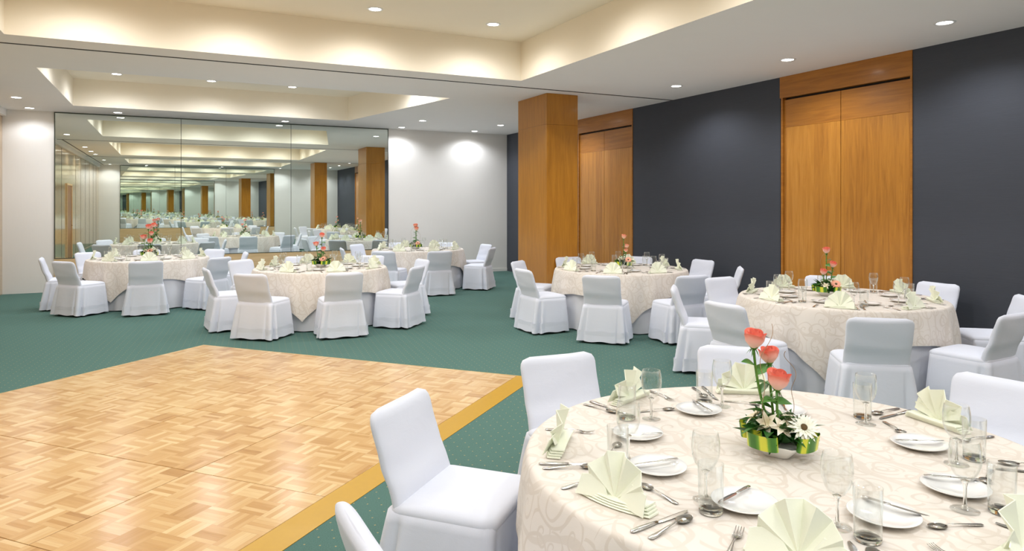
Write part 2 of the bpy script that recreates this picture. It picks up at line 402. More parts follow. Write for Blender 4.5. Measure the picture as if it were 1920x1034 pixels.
# ================================================================== DOWNLIGHTS
proto = {}
def downlight(x, y, z, label, group, col, power, spot=150, aim=None):
    if 'd' not in proto:
        root = empty('ceiling_downlight')
        b = MB(); b.lathe([(.068, .0), (.070, -.007), (.090, -.006), (.095, 0)], 28); b.build('trim_ring', M['ring'], root)
        b = MB(); b.lathe([(.0001, -.004), (.067, -.002)], 28); b.build('lens', M['lamp'], root)
        proto['d'] = root; r = root
    else: r = copy_tree(proto['d'])
    r.location = (x, y, z); tag(r, label, 'ceiling light', group)
    ld = bpy.data.lights.new('downlight_beam', 'SPOT'); ld.energy = power; ld.color = col
    ld.spot_size = radians(spot); ld.spot_blend = .6; ld.shadow_soft_size = .05
    lo = bpy.data.objects.new('downlight_beam', ld); COL.objects.link(lo); lo.parent = r; lo.location = (0, 0, -.02)
ORD = ['first', 'second', 'third', 'fourth', 'fifth', 'sixth', 'seventh', 'eighth']
def row(xs, ys, z, where, frm, group, col, power=SPOT_POWER, **k):
    i = 0
    for y in ys:
        for x in xs:
            downlight(x, y, z, 'round recessed ceiling downlight, %s %s, %s' % (ORD[i], frm, where), group, col, power, **k); i += 1
for x, nm in ((-2.23, 'above the pale pier'), (-.87, 'above the first mirror panel'), (2.12, 'above the last mirror panel'), (4.6, 'at the mirror edge'), (6.35, 'above the white wall corner')):
    downlight(x, 14.75, HC, 'round recessed downlight close to the far wall, ' + nm, 'downlights along the far wall', COOL, SPOT_POWER * .8)
for x, nm in ((-2.2, 'by the panelled wall'), (4.62, 'by the coffer corner'), (6.38, 'by the grey wall')):
    downlight(x, 13.4, HC, 'round recessed downlight in the second row from the far wall, ' + nm, 'downlights in the second row', COOL, SPOT_POWER * .8)
row([-2.25], [10.5, 6.5, 4.7, 3.3, 0, -3.0], HC, 'along the panelled wall', 'from the mirror', 'downlights along the panelled wall', WARM, SPOT_POWER * .6)
row([6.57], [11.6, 7.88, 5.87, 4.02, 2.15, .25, -1.6, -3.1], HC, 'along the grey wall', 'from the mirror', 'downlights along the grey wall', (.97, .98, 1.0), SPOT_POWER * 1.15)
row([-.8, .66, 2.12, 3.62], [7.82], 3.87, 'mirror-side row in the large middle coffer', 'from the panelled wall', 'downlights in the middle coffer', WARM, SPOT_POWER * 1.08, spot=168)
row([-.8, .66, 2.12, 3.62], [5.9], 3.87, 'centre row in the large middle coffer', 'from the panelled wall', 'downlights in the middle coffer', WARM, SPOT_POWER * 1.08, spot=168)
row([-.8, .66, 2.12, 3.62], [4.0], 3.87, 'viewer-side row in the large middle coffer', 'from the panelled wall', 'downlights in the middle coffer', WARM, SPOT_POWER * 1.08, spot=168)
row([-.8, .66, 2.04], [13.3], 3.81, 'mirror-side row in the far coffer', 'from the panelled wall', 'downlights in the far coffer', COOL, SPOT_POWER * 1.1, spot=168)
row([-.8, .66, 2.12, 3.4], [11.15], 3.81, 'viewer-side row in the far coffer', 'from the panelled wall', 'downlights in the far coffer', COOL, SPOT_POWER * 1.1, spot=168)
row([-.8, .66, 2.12, 3.62], [.45, -1.25], 3.81, 'in the coffer behind the viewer', 'counted from the panelled wall', 'downlights in the rear coffer', WARM, SPOT_POWER * 1.1, spot=168)
for x, nm in ((-.9, 'the pale pier'), (2.1, 'the middle mirror panel'), (4.6, 'the mirror edge')):
    downlight(x, -3.2, HC, 'round recessed downlight close to the wall behind the viewer, by ' + nm, 'downlights along the rear wall', COOL, SPOT_POWER)

# ================================================================== DANCE FLOOR
ang = atan2(DE1.y, DE1.x)
root = empty('dance_floor', DF_B, ang)
tag(root, 'portable parquet dance floor of pale wood panels with a yellow ramped edge on the green carpet', 'dance floor')
NU, NV = 4, 4
ph = .024
proto_p = None
for i in range(NU):
    for j in range(NV):
        if proto_p is None:
            b = MB(); b.box(.0026, PAN - .0026, .0026, PAN - .0026, .004, ph); proto_p = bevel(b.build('floor_panel', M['parquet'], root, False), .0015, 1); o = proto_p
        else: o = proto_p.copy(); COL.objects.link(o); o.parent = root
        o.location = (i * PAN, j * PAN, 0)
b = MB(); b.box(.001, NU * PAN - .001, .001, NV * PAN + .185, 0, .0038); b.build('panel_tray', M['alu'], root, False)
b = MB(); b.box(0, NU * PAN, NV * PAN + .003, NV * PAN + .19, .004, ph); b.build('end_strip', M['parquet'], root, False)
def ramp(p0, p1, out, w, mat, e1=1.0):
    b = MB(); p0, p1, out = Vector(p0), Vector(p1), Vector(out)
    d = (p1 - p0).normalized()
    up = Vector((0, 0, ph - .001)); lo = Vector((0, 0, .003))
    vs = [p0 + up, p1 + up, p1 + out * w + d * w * e1 + lo, p0 + out * w - d * w + lo, p0, p1, p1 + out * w + d * w * e1, p0 + out * w - d * w]
    b.add(vs, [(0, 1, 2, 3), (7, 6, 5, 4), (3, 2, 6, 7), (0, 3, 7, 4), (2, 1, 5, 6), (1, 0, 4, 5)])
    return b.build('edge_ramp', mat, root, False)
LU, LV = NU * PAN, NV * PAN + .19
ramp((0, -.002, 0), (0, LV + .002, 0), (-1, 0, 0), .155, M['yellow'], 0)
ramp((LU, -.002, 0), (LU, LV + .002, 0), (1, 0, 0), .09, M['ledge'], 0)
ramp((-.002, 0, 0), (LU + .002, 0, 0), (0, -1, 0), .09, M['ledge'])

# ================================================================== CHAIR
def rrect(hx, y0, y1, r, n, z):
    """closed loop of n*4 points round a rounded rectangle, starting at the middle of the front"""
    pts = []; segs = []
    cs = [(hx - r, y1 - r, 0), (-hx + r, y1 - r, 90), (-hx + r, y0 + r, 180), (hx - r, y0 + r, 270)]
    per = []
    for cx, cy, a0 in cs:
        for kx in range(5):
            a = radians(a0 + 90 * kx / 4); per.append((cx + r * cos(a), cy + r * sin(a)))
    # resample uniformly by arc length
    L = [0]
    for i in range(len(per)): L.append(L[-1] + hypot(per[(i + 1) % len(per)][0] - per[i][0], per[(i + 1) % len(per)][1] - per[i][1]))
    N = n * 4; out = []; k = 0
    for i in range(N):
        s = L[-1] * i / N
        while L[k + 1] < s: k += 1
        f_ = (s - L[k]) / max(1e-9, L[k + 1] - L[k]); a, c = per[k], per[(k + 1) % len(per)]
        out.append((a[0] + (c[0] - a[0]) * f_, a[1] + (c[1] - a[1]) * f_, z))
    return out
def make_chair(seed):
    rnd = random.Random(seed)
    root = empty('covered_chair')
    # skirt
    N = 64; rings = []
    ref = rrect(.225, -.225, .195, .05, N, 0); cx = 0
    ph1, ph2 = rnd.uniform(0, 6), rnd.uniform(0, 6)
    NR = 12
    corners = [(.225, -.225), (-.225, -.225), (.225, .195), (-.225, .195)]
    for i in range(NR + 1):
        t = i / NR; z = .435 - t * .405
        fl = .012 + .055 * t ** .9
        ring = []
        base = rrect(.226 + fl * .85, -.232 - fl, .193 + fl * .35, .045 + .03 * t, N, z)
        for j, (x, y, zz) in enumerate(base):
            rx, ry, _ = ref[j]; d = 0
            for ci, (qx, qy) in enumerate(corners):
                w = hypot(rx - qx, ry - qy)
                rear = ci < 2
                A = (.046 if rear else .016) * t ** .8
                d += A * exp(-(w / .035) ** 2)
                if rear:
                    # folded pleat: one ridge on the side, a crease between
                    s_ = (ry - qy) if abs(rx - qx) < .02 else -abs(rx - qx)
                    d += -.042 * t ** .6 * exp(-((s_ - .055) / .017) ** 2) + .026 * t * exp(-((s_ - .095) / .022) ** 2)
                    d += -.024 * t ** .6 * exp(-((s_ + .055) / .016) ** 2)
            d += .005 * t * sin(9 * rx * 3 + ph1) + .005 * t * sin(8 * ry * 3 + ph2)
            nx, ny = rx, ry - .0; l = hypot(nx, ny) or 1
            zz = z + (.006 * sin(j * .19 + ph1) - .004) * t
            ring.append((x + nx / l * d, y + ny / l * d, zz))
        rings.append(ring)
    rings.insert(0, [(x * .86, y * .86, z + .012) for x, y, z in rings[0]])
    b = MB(); b.loops(rings[::-1], cap1=True)
    # inner hem so the cloth has thickness
    b.loops([[(x * .975, y * .975, z + .001) for x, y, z in rings[-1]], rings[-1]]); b.loops([[(x * .97, y * .97, z + .12) for x, y, z in rings[-1]], [(x * .975, y * .975, z + .001) for x, y, z in rings[-1]]])
    b.build('skirt', M['chair'], root)
    # seat
    rings = []
    for z, ins, crown in ((.415, -.004, 0), (.437, -.010, 0), (.452, -.006, 0), (.463, .006, 0), (.470, .025, 0), (.474, .06, 0), (.477, .11, 0), (.478, .17, 0)):
        rings.append([(x, y, z + .004 * cos(x * 7) * cos(y * 7)) for x, y, _ in rrect(.226 - ins, -.225 + ins, .197 - ins, max(.01, .055 - ins * .3), 20, 0)])
    b = MB(); b.loops(rings, cap1=True); b.build('seat', M['chair'], root)
    # backrest: leans back, rounded top corners, kink where the pad ends
    rings = []; n = 40
    rowsz = [(.40 + .40 * i / 22) for i in range(23)]
    H0, H1 = .40, .80
    for i, z in enumerate(rowsz):
        t = (z - H0) / (H1 - H0)
        yc = -.192 - max(0, z - .43) * .30 - (.012 if z > .58 else .012 * max(0, (z - .52) / .06))
        hw = .226 - .004 * sin(pi * t); th = .034 - .006 * t
        top = H1 - z; r = .06
        if top < r: hw -= r - sqrt(max(0, r * r - (r - top) ** 2))
        if top < .03: th *= sqrt(max(.0, 1 - ((.03 - top) / .03) ** 2)) * .85 + .15
        ring = []
        for j in range(n):
            a = 2 * pi * j / n; c_, s_ = cos(a), sin(a); e = .38
            x = hw * abs(c_) ** e * (1 if c_ > 0 else -1); y = th * abs(s_) ** .8 * (1 if s_ > 0 else -1)
            sag = .006 * sin(pi * t) * cos(x * 5) * (1 if s_ > 0 else -.6)
            zz = z + (.010 * (x / .22) ** 2 - .006) * (1 if t > .9 else t)*1.0
            ring.append((x, yc + y + sag + .0015 * sin(z * 40 + x * 11 + seed), zz))
        rings.append(ring)
    b = MB(); b.loops(rings, cap1=True); b.build('backrest', M['chair'], root)
    for sx in (-1, 1):
        for sy in (-.2, .165):
            b = MB(); b.box(sx * .20 - .016, sx * .20 + .016, sy - .016, sy + .016, 0, .41); b.build('leg', M['leg'], root, False)
    return root
chair_protos = [make_chair(1), make_chair(5), make_chair(9)]
cused = [False] * 3

# ================================================================== TABLE LINENS
TR = .89; TH = .745
def make_table():
    root = empty('round_table')
    b = MB(); b.lathe([(.0001, .700), (.845, .700), (.852, .712), (.845, .725), (.0001, .725)], 64); b.build('tabletop', M['ring'], root)
    for i in range(4):
        a = pi / 4 + i * pi / 2
        b = MB(); b.tube([(.45 * cos(a), .45 * sin(a), 0), (.42 * cos(a), .42 * sin(a), .70)], .016); b.build('leg', M['leg'], root)
    return root
def make_under():
    n = 220; rings = []
    for r in (.0001, .3, .6, .84): rings.append([(r * cos(2 * pi * j / n), r * sin(2 * pi * j / n), .729) for j in range(n)])
    for t in [0, .02, .06] + [i / 10 for i in range(1, 11)]:
        ring = []
        for j in range(n):
            a = 2 * pi * j / n
            fo = .018 * t * (sin(a * 22 + 2 * sin(a * 3)) + .5 * sin(a * 35 + 1)) * .6
            r = .868 + .006 * min(1, t * 12) + .012 * t + fo * .7
            ring.append((r * cos(a), r * sin(a), .728 - t * .712 + (.004 * sin(a * 22) if t == 1 else 0)))
        rings.append(ring)
    b = MB(); b.loops(rings[::-1]); return b
def make_overlay(a0, amp=1.0, seed=0):
    """square damask cloth: hem dips at the four corners"""
    n = 260; rings = []; uv = []
    rnd = random.Random(seed); p1, p2 = rnd.uniform(0, 6), rnd.uniform(0, 6)
    def hang(a):
        w = max(abs(cos(a - a0)), abs(sin(a - a0)))
        return .27 + .33 * ((1 / w - 1) / .4142) * amp
    for r in (.0001, .25, .5, .7, .82, .86, .875, .883):
        z = TH + .001 - (.0 if r < .86 else (r - .86) * .09)
        rings.append([(r * cos(2 * pi * j / n), r * sin(2 * pi * j / n), z) for j in range(n)])
        uv += [(r * cos(2 * pi * j / n), r * sin(2 * pi * j / n)) for j in range(n)]
    for t in (0.015, .04, .1, .2, .3, .4, .5, .6, .7, .8, .9, 1.0):
        ring = []
        for j in range(n):
            a = 2 * pi * j / n; h = hang(a); s = t * h
            fold = sin(a * 15 + 1.6 * sin(a * 4 + p1) + p2) + .35 * sin(a * 31 + p1)
            fa = .038 * min(1, s / .32) * (.6 + .4 * (h - .3) / .24)
            r = .890 + .012 * min(1, s / .05) + fa * fold * .62 + .014 * s / .3 + .016 * min(1, s / .2)
            z = TH - .003 - s + (.0 if s > .02 else 0)
            ring.append((r * cos(a), r * sin(a), z)); uv.append(((.883 + s) * cos(a), (.883 + s) * sin(a)))
        rings.append(ring)
    b = MB(); b.loops(rings[::-1], uv=uv_rev(uv, n)); return b
def uv_rev(uv, n):
    rows = [uv[i:i + n] for i in range(0, len(uv), n)][::-1]
    return [x for r in rows for x in r]

# ================================================================== TABLEWARE
def make_plate():
    b = MB(); b.lathe([(.0001, .0), (.052, .0), (.056, .003), (.074, .009), (.091, .0165), (.0925, .0185), (.091, .0195), (.072, .013), (.055, .0075), (.0001, .0065)], 48)
    return b.build('side_plate', M['china'])
def make_wine():
    root = empty('wine_glass')
    b = MB(); b.lathe([(.012, .083), (.022, .092), (.032, .108), (.0395, .13), (.0412, .152), (.0395, .175), (.036, .196), (.035, .1965), (.0385, .175), (.040, .152), (.0382, .13), (.031, .110), (.021, .0955), (.0001, .088)], 40); b.build('bowl', M['glass'], root)
    b = MB(); b.lathe([(.0001, .0885), (.012, .0845), (.008, .078), (.0048, .066), (.0042, .04), (.0052, .016), (.010, .0085), (.0001, .006)], 20); b.build('stem', M['glassbase'], root)
    b = MB(); b.lathe([(.0001, .0065), (.012, .0055), (.036, .0022), (.037, .001), (.035, 0), (.0001, 0)], 36); b.build('foot', M['glass'], root)
    return root
def make_high():
    root = empty('tumbler')
    b = MB(); b.lathe([(.0325, .010), (.0335, .03), (.0355, .1385), (.0345, .139), (.0325, .03), (.0315, .014)], 40); b.build('wall', M['glass'], root)
    b = MB(); b.lathe([(.0001, 0), (.029, 0), (.0325, .003), (.0328, .0125), (.0001, .0105)], 30); b.build('base', M['glassbase'], root)
    return root
def strip(secs, flat=.5):
    """lofted bar along +y: (y, halfwidth, halfthickness, z, xoffset)"""
    rings = []
    for y, w, t, z, *x in secs:
        x0 = x[0] if x else 0
        rings.append([(x0 + w * cos(2 * pi * j / 8), y, z + t * sin(2 * pi * j / 8)) for j in range(8)])
    return rings
HND = [(0, .0035, .0008, .003), (.004, .0085, .0017, .003), (.02, .0095, .0018, .0035), (.05, .0065, .0018, .006), (.09, .0035, .0017, .0095), (.115, .003, .0017, .010)]
def make_fork(L=.185):
    b = MB(); b.loops(strip(HND + [(.128, .006, .0012, .0085), (.136, .011, .0010, .0055), (.146, .0125, .0010, .0035)]), cap0=True, cap1=True)
    for i in range(4):
        x = (i - 1.5) * .0068
        b.loops(strip([(.143, .0021, .001, .0038, x), (.16, .0018, .001, .0035, x), (.178, .0014, .0009, .007, x), (.187, .0007, .0006, .011, x)]), cap0=True, cap1=True)
    return b.build('fork', M['steel'])
def make_spoon(s=1.0, name='spoon'):
    b = MB(); b.loops(strip(HND + [(.126, .0034, .0016, .0085)]), cap0=True, cap1=True)
    for outer in (0, 1):
        rings = []
        for k in range(8):
            r = k / 7; z0 = .0015 + .0065 * r ** 2.2 + (.0009 if not outer else 0)
            ring = []
            for j in range(22):
                a = 2 * pi * j / 22; yy = sin(a); w = .0195 * (1 - .12 * yy)
                ring.append((w * r * cos(a), .154 + .031 * r * yy, z0 + .0008 * (yy * r)))
            rings.append(ring)
        b.loops(rings if not outer else rings[::-1], cap0=True)
    o = b.build(name, M['steel'])
    if s != 1: o.data.transform(Matrix.Scale(s, 4))
    return o
def make_knife(s=1.0, name='table_knife'):
    root = empty(name)
    b = MB(); b.loops(strip([(0, .003, .001, .004), (.004, .008, .003, .004), (.03, .0095, .0038, .004), (.08, .0075, .0035, .004), (.098, .0058, .003, .004)]), cap0=True, cap1=True); h = b.build('handle', M['steel'], root)
    b = MB(); b.loops([[(x0, y, z) for x0, z in ((-a, .003), (0, .0025), (c, .0035), (0, .005))] for y, a, c in ((.096, .005, .005), (.11, .007, .009), (.15, .0075, .011), (.19, .007, .0105), (.212, .0065, .006), (.222, .005, .0))], cap0=True, cap1=True)
    l = b.build('blade', M['steel'], root, False)
    if s != 1:
        for o in (h, l): o.data.transform(Matrix.Scale(s, 4))
    return root
def make_napkin(seed):
    """standing fan folded out of a square napkin over a folded foot; faces -y"""
    rnd = random.Random(seed); b = MB()
    ang_ = [16, 40, 60, 78, 92, 108, 126, 146, 166]; zz_ = [.0, .040, -.004, .036, -.010, .040, -.004, .036, .0]
    ang_ = [a + rnd.uniform(-3, 3) for a in ang_]; n = len(ang_) - 1
    rings = []
    for ri, rr in enumerate((.0, .25, .5, .75, .93, 1.0)):
        ring = []
        for i in range(n + 1):
            a = radians(ang_[i])
            R = (.104 + .024 * sin(a) ** 2 + (.005 if i % 2 else -.005)) * rr ** .92 + .002
            x = -R * cos(a); z = R * sin(a); y = -zz_[i] * rr ** .9 * .8 + .26 * z
            ring.append((x, y, z + .014))
        rings.append(ring)
    b.loops(rings, close=False)
    b.loops([[(x, y + .0028, z) for x, y, z in r] for r in rings][::-1], close=False)
    top = rings[-1]; b.loops([top, [(x, y + .0028, z) for x, y, z in top]], close=False)
    # foot: stacked accordion layers, wings opened to both sides
    for k in range(4):
        z0 = .001 + k * .0052; w = .126 - .006 * k; d0 = -.030 + .004 * k
        sec = []
        for i in range(13):
            x = -w + 2 * w * i / 12; cv = .018 * (x / w) ** 2
            zl = z0 + .003 * (abs(x) / w) ** 2 * (k + 1) * .5
            sec.append([(x, d0 + cv, zl), (x, d0 - .003 + cv, zl + .0024), (x, d0 + cv, zl + .0046), (x, d0 + .055 + cv * .3, zl + .0046), (x, d0 + .055 + cv * .3, zl)])
        b.loops(sec, cap0=True, cap1=True)
    # two folded side flaps leaning against the fan
    for sg in (-1, 1):
        P = [(sg * .012, -.012, .012), (sg * .118, -.034, .008), (sg * .112, -.010, .060), (sg * .055, .004, .070)]
        b.add(P + [(x, y + .003, z) for x, y, z in P], [(0, 1, 2, 3), (7, 6, 5, 4), (0, 4, 5, 1), (1, 5, 6, 2), (2, 6, 7, 3), (3, 7, 4, 0)] if sg > 0 else [(3, 2, 1, 0), (4, 5, 6, 7), (1, 5, 4, 0), (2, 6, 5, 1), (3, 7, 6, 2), (0, 4, 7, 3)])
    return autosmooth(b.build('folded_napkin', M['napkin']), 28)

PW = dict(plate=make_plate(), wine=make_wine(), high=make_high(), fork=make_fork(), spoon=make_spoon(), dspoon=make_spoon(.86, 'dessert_spoon'),
          knife=make_knife(), bknife=make_knife(.78, 'butter_knife'))
NAPS = [make_napkin(i) for i in range(1)]
used = set()
def inst(o, loc, rz=0, label=None, cat=None, group=None, rx=0, ry=0):
    r = o if o.name not in used else copy_tree(o)
    used.add(o.name)
    r.location = loc; r.rotation_euler = (rx, ry, rz); tag(r, label, cat, group); return r

# ================================================================== FLOWERS
def petal_mat(name, base, tip, rough=.55):
    m = NT(name, rough, base, spec=.3); x, y, _ = m.xyz(m.uvc())
    m.color(m.ramp(m.ma('ADD', y, m.ma('MULTIPLY', m.noise(m.obj(), 60, 2), .2)), [(.35, base), (.75, tuple((a + b_) / 2 for a, b_ in zip(base, tip))), (1.1, tip)]))
    m.set('Subsurface Weight', .12); m.set('Subsurface Radius', (.01, .004, .003)); return m.m
M['rose'] = petal_mat('coral_rose_petal', (.94, .60, .52), (.90, .24, .17))
M['rosep'] = petal_mat('peach_rose_petal', (.93, .62, .46), (.89, .36, .24))
M['daisy'] = petal_mat('white_daisy_petal', (.84, .86, .70), (.90, .90, .82))
M['peach'] = petal_mat('peach_gerbera_petal', (.90, .50, .36), (.90, .42, .28))
M['lily'] = petal_mat('cream_lily_petal', (.80, .72, .50), (.88, .82, .72))
M['dark'] = mat_simple('daisy_centre', (.10, .06, .015), .7)
M['yc'] = mat_simple('yellow_stamen', (.75, .60, .05), .7)
M['stem'] = mat_simple('green_stem', (.10, .24, .03), .5)
def leaf_mat(name, c1, c2, rough=.35):
    m = NT(name, rough, c1); x, y, _ = m.xyz(m.uvc())
    mid = m.ma('LESS_THAN', m.ma('ABSOLUTE', x), .05)
    c = m.mix(m.noise(m.obj(), 25, 3), c1, c2); m.color(m.mix(m.ma('MULTIPLY', mid, .4), c, tuple(min(1, v * 1.8) for v in c2))); return m.m
M['leaf'] = leaf_mat('dark_green_leaf', (.012, .075, .012), (.035, .14, .02))
M['leafm'] = leaf_mat('mid_green_leaf', (.05, .17, .03), (.10, .26, .05))
m = NT('striped_ribbon_leaf', .3, (.1, .3, .02)); x, y, _ = m.xyz(m.uvc())
st = m.ma('ADD', m.ma('MULTIPLY', m.ma('SINE', m.ma('MULTIPLY', y, 8.0)), .5), .5)
m.color(m.ramp(m.ma('ADD', st, m.ma('MULTIPLY', m.noise(m.mapv(m.uvc(), (30, 1, 1)), 3), .3)), [(.3, (.04, .17, .01)), (.75, (.13, .33, .02)), (.98, (.66, .66, .05))])); M['ribbon'] = m.m
M['twig'] = mat_simple('curly_twig', (.35, .22, .12), .6)
def petal(b, n_ang, w, L, prof, base_r, tilt0, Mx, nu=7, nv=6, cup=.3):
    """petal patch: prof(v)->(radial, height); w(v) half angular width"""
    vs = []; uv = []
    for i in range(nv + 1):
        v = i / nv; r, z = prof(v)
        for j in range(nu + 1):
            u_ = -1 + 2 * j / nu; a = n_ang + u_ * w(v)
            e = 1 - cup * u_ * u_ * .25
            vs.append((r * cos(a) * e, r * sin(a) * e, z - (u_ * u_) * .14 * L * v)); uv.append((u_, v))
    fs = [(i * (nu + 1) + j, i * (nu + 1) + j + 1, (i + 1) * (nu + 1) + j + 1, (i + 1) * (nu + 1) + j) for i in range(nv) for j in range(nu)]
    b.add(vs, fs, uv, Mx)
def rose_head(M4, R=.026, H=.056):
    b = MB(); ga = radians(137.5)
    for k in range(13):
        f_ = k / 12
        r0 = R * (.15 + .85 * f_); h = H * (1.0 - .10 * f_); curl = .35 * f_ ** 2
        def prof(v, r0=r0, h=h, curl=curl): return (r0 * (.30 + .85 * sin(min(1, v * 1.5) * pi / 2) - .22 * max(0, v - .55) + curl * max(0, v - .72) * 3.2), h * (v - .10 * curl * max(0, v - .8) * 5))
        ww = 1.15 - .25 * f_
        petal(b, k * ga, lambda v, ww=ww: ww * (.55 + .6 * sin(v * pi * .62)) * (1 if v < .85 else 1 - (v - .85) * 1.2), h, prof, 0, 0, M4)
    return b
def leaf(b, M4, L=.06, w=.022, bend=.3):
    vs = []; uv = []; n = 8
    for i in range(n + 1):
        t = i / n; hw = w * sin(pi * min(1, t * 1.0) ** .8) * (1 - .15 * t)
        for u_ in (-1, -.5, 0, .5, 1): vs.append((u_ * hw, t * L, -bend * L * t * t + abs(u_) * hw * .28)); uv.append((u_, t))
    fs = [(i * 5 + j, i * 5 + j + 1, (i + 1) * 5 + j + 1, (i + 1) * 5 + j) for i in range(n) for j in range(4)]
    b.add(vs, fs, uv, M4)
def frame(loc, az, el, roll=0):
    """matrix whose +y points along azimuth az and elevation el"""
    return Matrix.Translation(loc) @ Matrix.Rotation(az - pi / 2, 4, 'Z') @ Matrix.Rotation(el, 4, 'X') @ Matrix.Rotation(roll, 4, 'Y')
def up_frame(loc, dirv):
    return Matrix.Translation(loc) @ Vector(dirv).to_track_quat('Z', 'Y').to_matrix().to_4x4()
def make_flowers(seed, roses, bloom, rose_mat, name_label, loc, spread=1.0, twig=True):
    rnd = random.Random(seed)
    root = empty('flower_arrangement', loc); tag(root, name_label, 'flower arrangement', 'rose centrepieces on the tables')
    b = MB()
    for (z0, h0), (z1, h1) in ():
        pass
    prof = [(0.0, .040), (.004, .044), (.035, .070), (.045, .078), (.048, .078), (.046, .074), (.038, .066)]
    rings = []
    for z, h in prof: rings.append([(x, y, z) for x, y, _ in rrect(h, -h, h, .014, 6, 0)])
    b.loops(rings, cap0=True, cap1=True); o = b.build('bowl', M['china'], root); o.rotation_euler = (0, 0, radians(45 - YAW + 8)); autosmooth(o, 40)
    # dark filler leaves
    b = MB()
    for k in range(110):
        az = rnd.uniform(0, 2 * pi); el = rnd.uniform(-.12, 1.2); r = rnd.uniform(.0, .06)
        leaf(b, frame((r * cos(az), r * sin(az), .045 + rnd.uniform(0, .045)), az + rnd.uniform(-.5, .5), el, rnd.uniform(-.8, .8)), rnd.uniform(.065, .105) * spread, rnd.uniform(.014, .023), rnd.uniform(.1, .35))
    b.v = [(x, y, max(z, .006)) for x, y, z in b.v]
    o = b.build('foliage', M['leaf'], root, uv=True); o['kind'] = 'stuff'
    for k, (az, el, L_) in enumerate(((195, .45, .10), (150, .6, .085), (20, .35, .08), (60, .9, .07))):
        b = MB(); leaf(b, frame((.05 * cos(radians(az - YAW)), .05 * sin(radians(az - YAW)), .085), radians(az - YAW), el, .5), L_, L_ * .32, .5); b.build('broad_leaf', M['leafm'], root, uv=True)
    # striped leaves rolled into loops round the rim
    for k in range(4):
        az = radians(-YAW - 90 + 40 + k * 90)
        b = MB(); vs = []; uv = []; n = 16; c_ = Vector((.105 * cos(az), .105 * sin(az), .068)); tn = Vector((-sin(az), cos(az), 0)); rd = Vector((cos(az), sin(az), 0))
        for i in range(n + 1):
            a = -2.9 + 5.5 * i / n; R = .032
            pc = c_ + rd * (R * cos(a) * .8) + tn * (.055 * sin(a))
            wv = Vector((0, 0, .025)) + rd * .004
            vs += [pc - wv, pc + wv * .2, pc + wv]; uv += [(-1, i / n * 3), (0, i / n * 3), (1, i / n * 3)]
        fs = [(i * 3 + j, i * 3 + j + 1, i * 3 + j + 4, i * 3 + j + 3) for i in range(n) for j in range(2)]
        b.add(vs, fs, uv); b.build('looped_leaf', M['ribbon'], root, uv=True)
    # roses on stems
    for (x, y, z, s) in roses:
        p0 = Vector((x * .15, y * .15 , .04)); p2 = Vector((x, y, z)); p1 = Vector((x * .9, y * .9, z * .5 + .03))
        pts = [(p0 * (1 - t) ** 2 + p1 * 2 * t * (1 - t) + p2 * t * t) for t in [i / 10 for i in range(11)]]
        d = (pts[-1] - pts[-2]).normalized() + Vector((rnd.uniform(-.1, .1), rnd.uniform(-.25, .0), 0))
        o = rose_head(up_frame(p2, d), .032 * s, .064 * s).build('rose', rose_mat, root, uv=True)
        b = MB(); b.tube(pts, .0045, 7); 
        b.lathe([(.0001, -.006), (.010 * s, -.002), (.015 * s, .006), (.0001, .007)], 10, up_frame(p2, d)); b.build('stem', M['stem'], o)
        for k in range(5 if z > .2 else 3):
            b = MB(); t = .30 + .14 * k; q = pts[int(t * 10)] if t < 1 else pts[9]; az = rnd.uniform(0, 2 * pi) if k else radians(180 - YAW)
            leaf(b, frame(q, az, rnd.uniform(-.1, .7), rnd.uniform(-.6, .6)), rnd.uniform(.06, .08), rnd.uniform(.018, .025), .25); b.build('rose_leaf', M['leafm'], o, uv=True)
        b = MB()
        for k in range(5): leaf(b, up_frame(p2, d) @ frame((0, 0, -.002), k * 1.257, -.1), .024 * s, .004, .9)
        b.build('sepals', M['leafm'], o, uv=True)
    # gerbera facing the viewer and a second one behind
    def gerbera(pos, dirv, R, mat):
        b = MB(); F = up_frame(pos, dirv)
        for ring, (nn, L, el) in enumerate(((16, R, .12), (16, R * .82, .35))):
            for k in range(nn): leaf(b, F @ frame((.004 * cos(k), .004 * sin(k), .001 * ring), (k + .5 * ring) * 2 * pi / nn, el), L, R * .15, .12)
        g = b.build('gerbera', mat, root, uv=True)
        b = MB(); b.lathe([(R * .24, .003), (R * .2, .008), (.0001, .009)], 14, F); b.build('flower_centre', M['dark'], g)
        b = MB(); b.tube([pos, Vector(pos) * .5 + Vector((0, 0, .02))], .003, 6); b.build('stem', M['stem'], g)
    vx = -sin(radians(YAW)); vy = -cos(radians(YAW))    # horizontally towards the viewer
    rx, ry = cos(radians(YAW)), -sin(radians(YAW))
    gerbera((.05 * rx + .085 * vx, .05 * ry + .085 * vy, .118), (vx * .8, vy * .8, .75), .054, bloom)
    gerbera((-.03 * rx - .06 * vx, -.03 * ry - .06 * vy, .095), (-vx * .6, -vy * .6, .8), .036, bloom)
    # alstroemeria
    for k in range(8):
        az = k * .785 + rnd.uniform(-.2, .2); rr = rnd.uniform(.04, .085); pos = Vector((rr * cos(az), rr * sin(az), rnd.uniform(.085, .13)))
        b = MB(); F = up_frame(pos, (cos(az) * .8, sin(az) * .8, rnd.uniform(.4, 1)))
        for q in range(6): leaf(b, F @ frame((0, 0, 0), q * pi / 3, .80 - .25 * (q % 2)), .042, .012, .5)
        o = b.build('lily', M['lily'], root, uv=True)
    if twig:
        for s_ in (-1, 1):
            pts = []
            for i in range(46):
                t = i / 45; a = t * 9 + s_
                pts.append(Vector((s_ * .045 + s_ * .07 * sin(t * 3.1) * rx + .016 * cos(a * 1.6) * t, .03 * sin(t * 3) * s_ + .016 * sin(a * 1.6) * t, .05 + t * (.40 if s_ < 0 else .30))))
            b = MB(); b.tube(pts, .0011, 5); b.build('curly_twig', M['twig'], root)
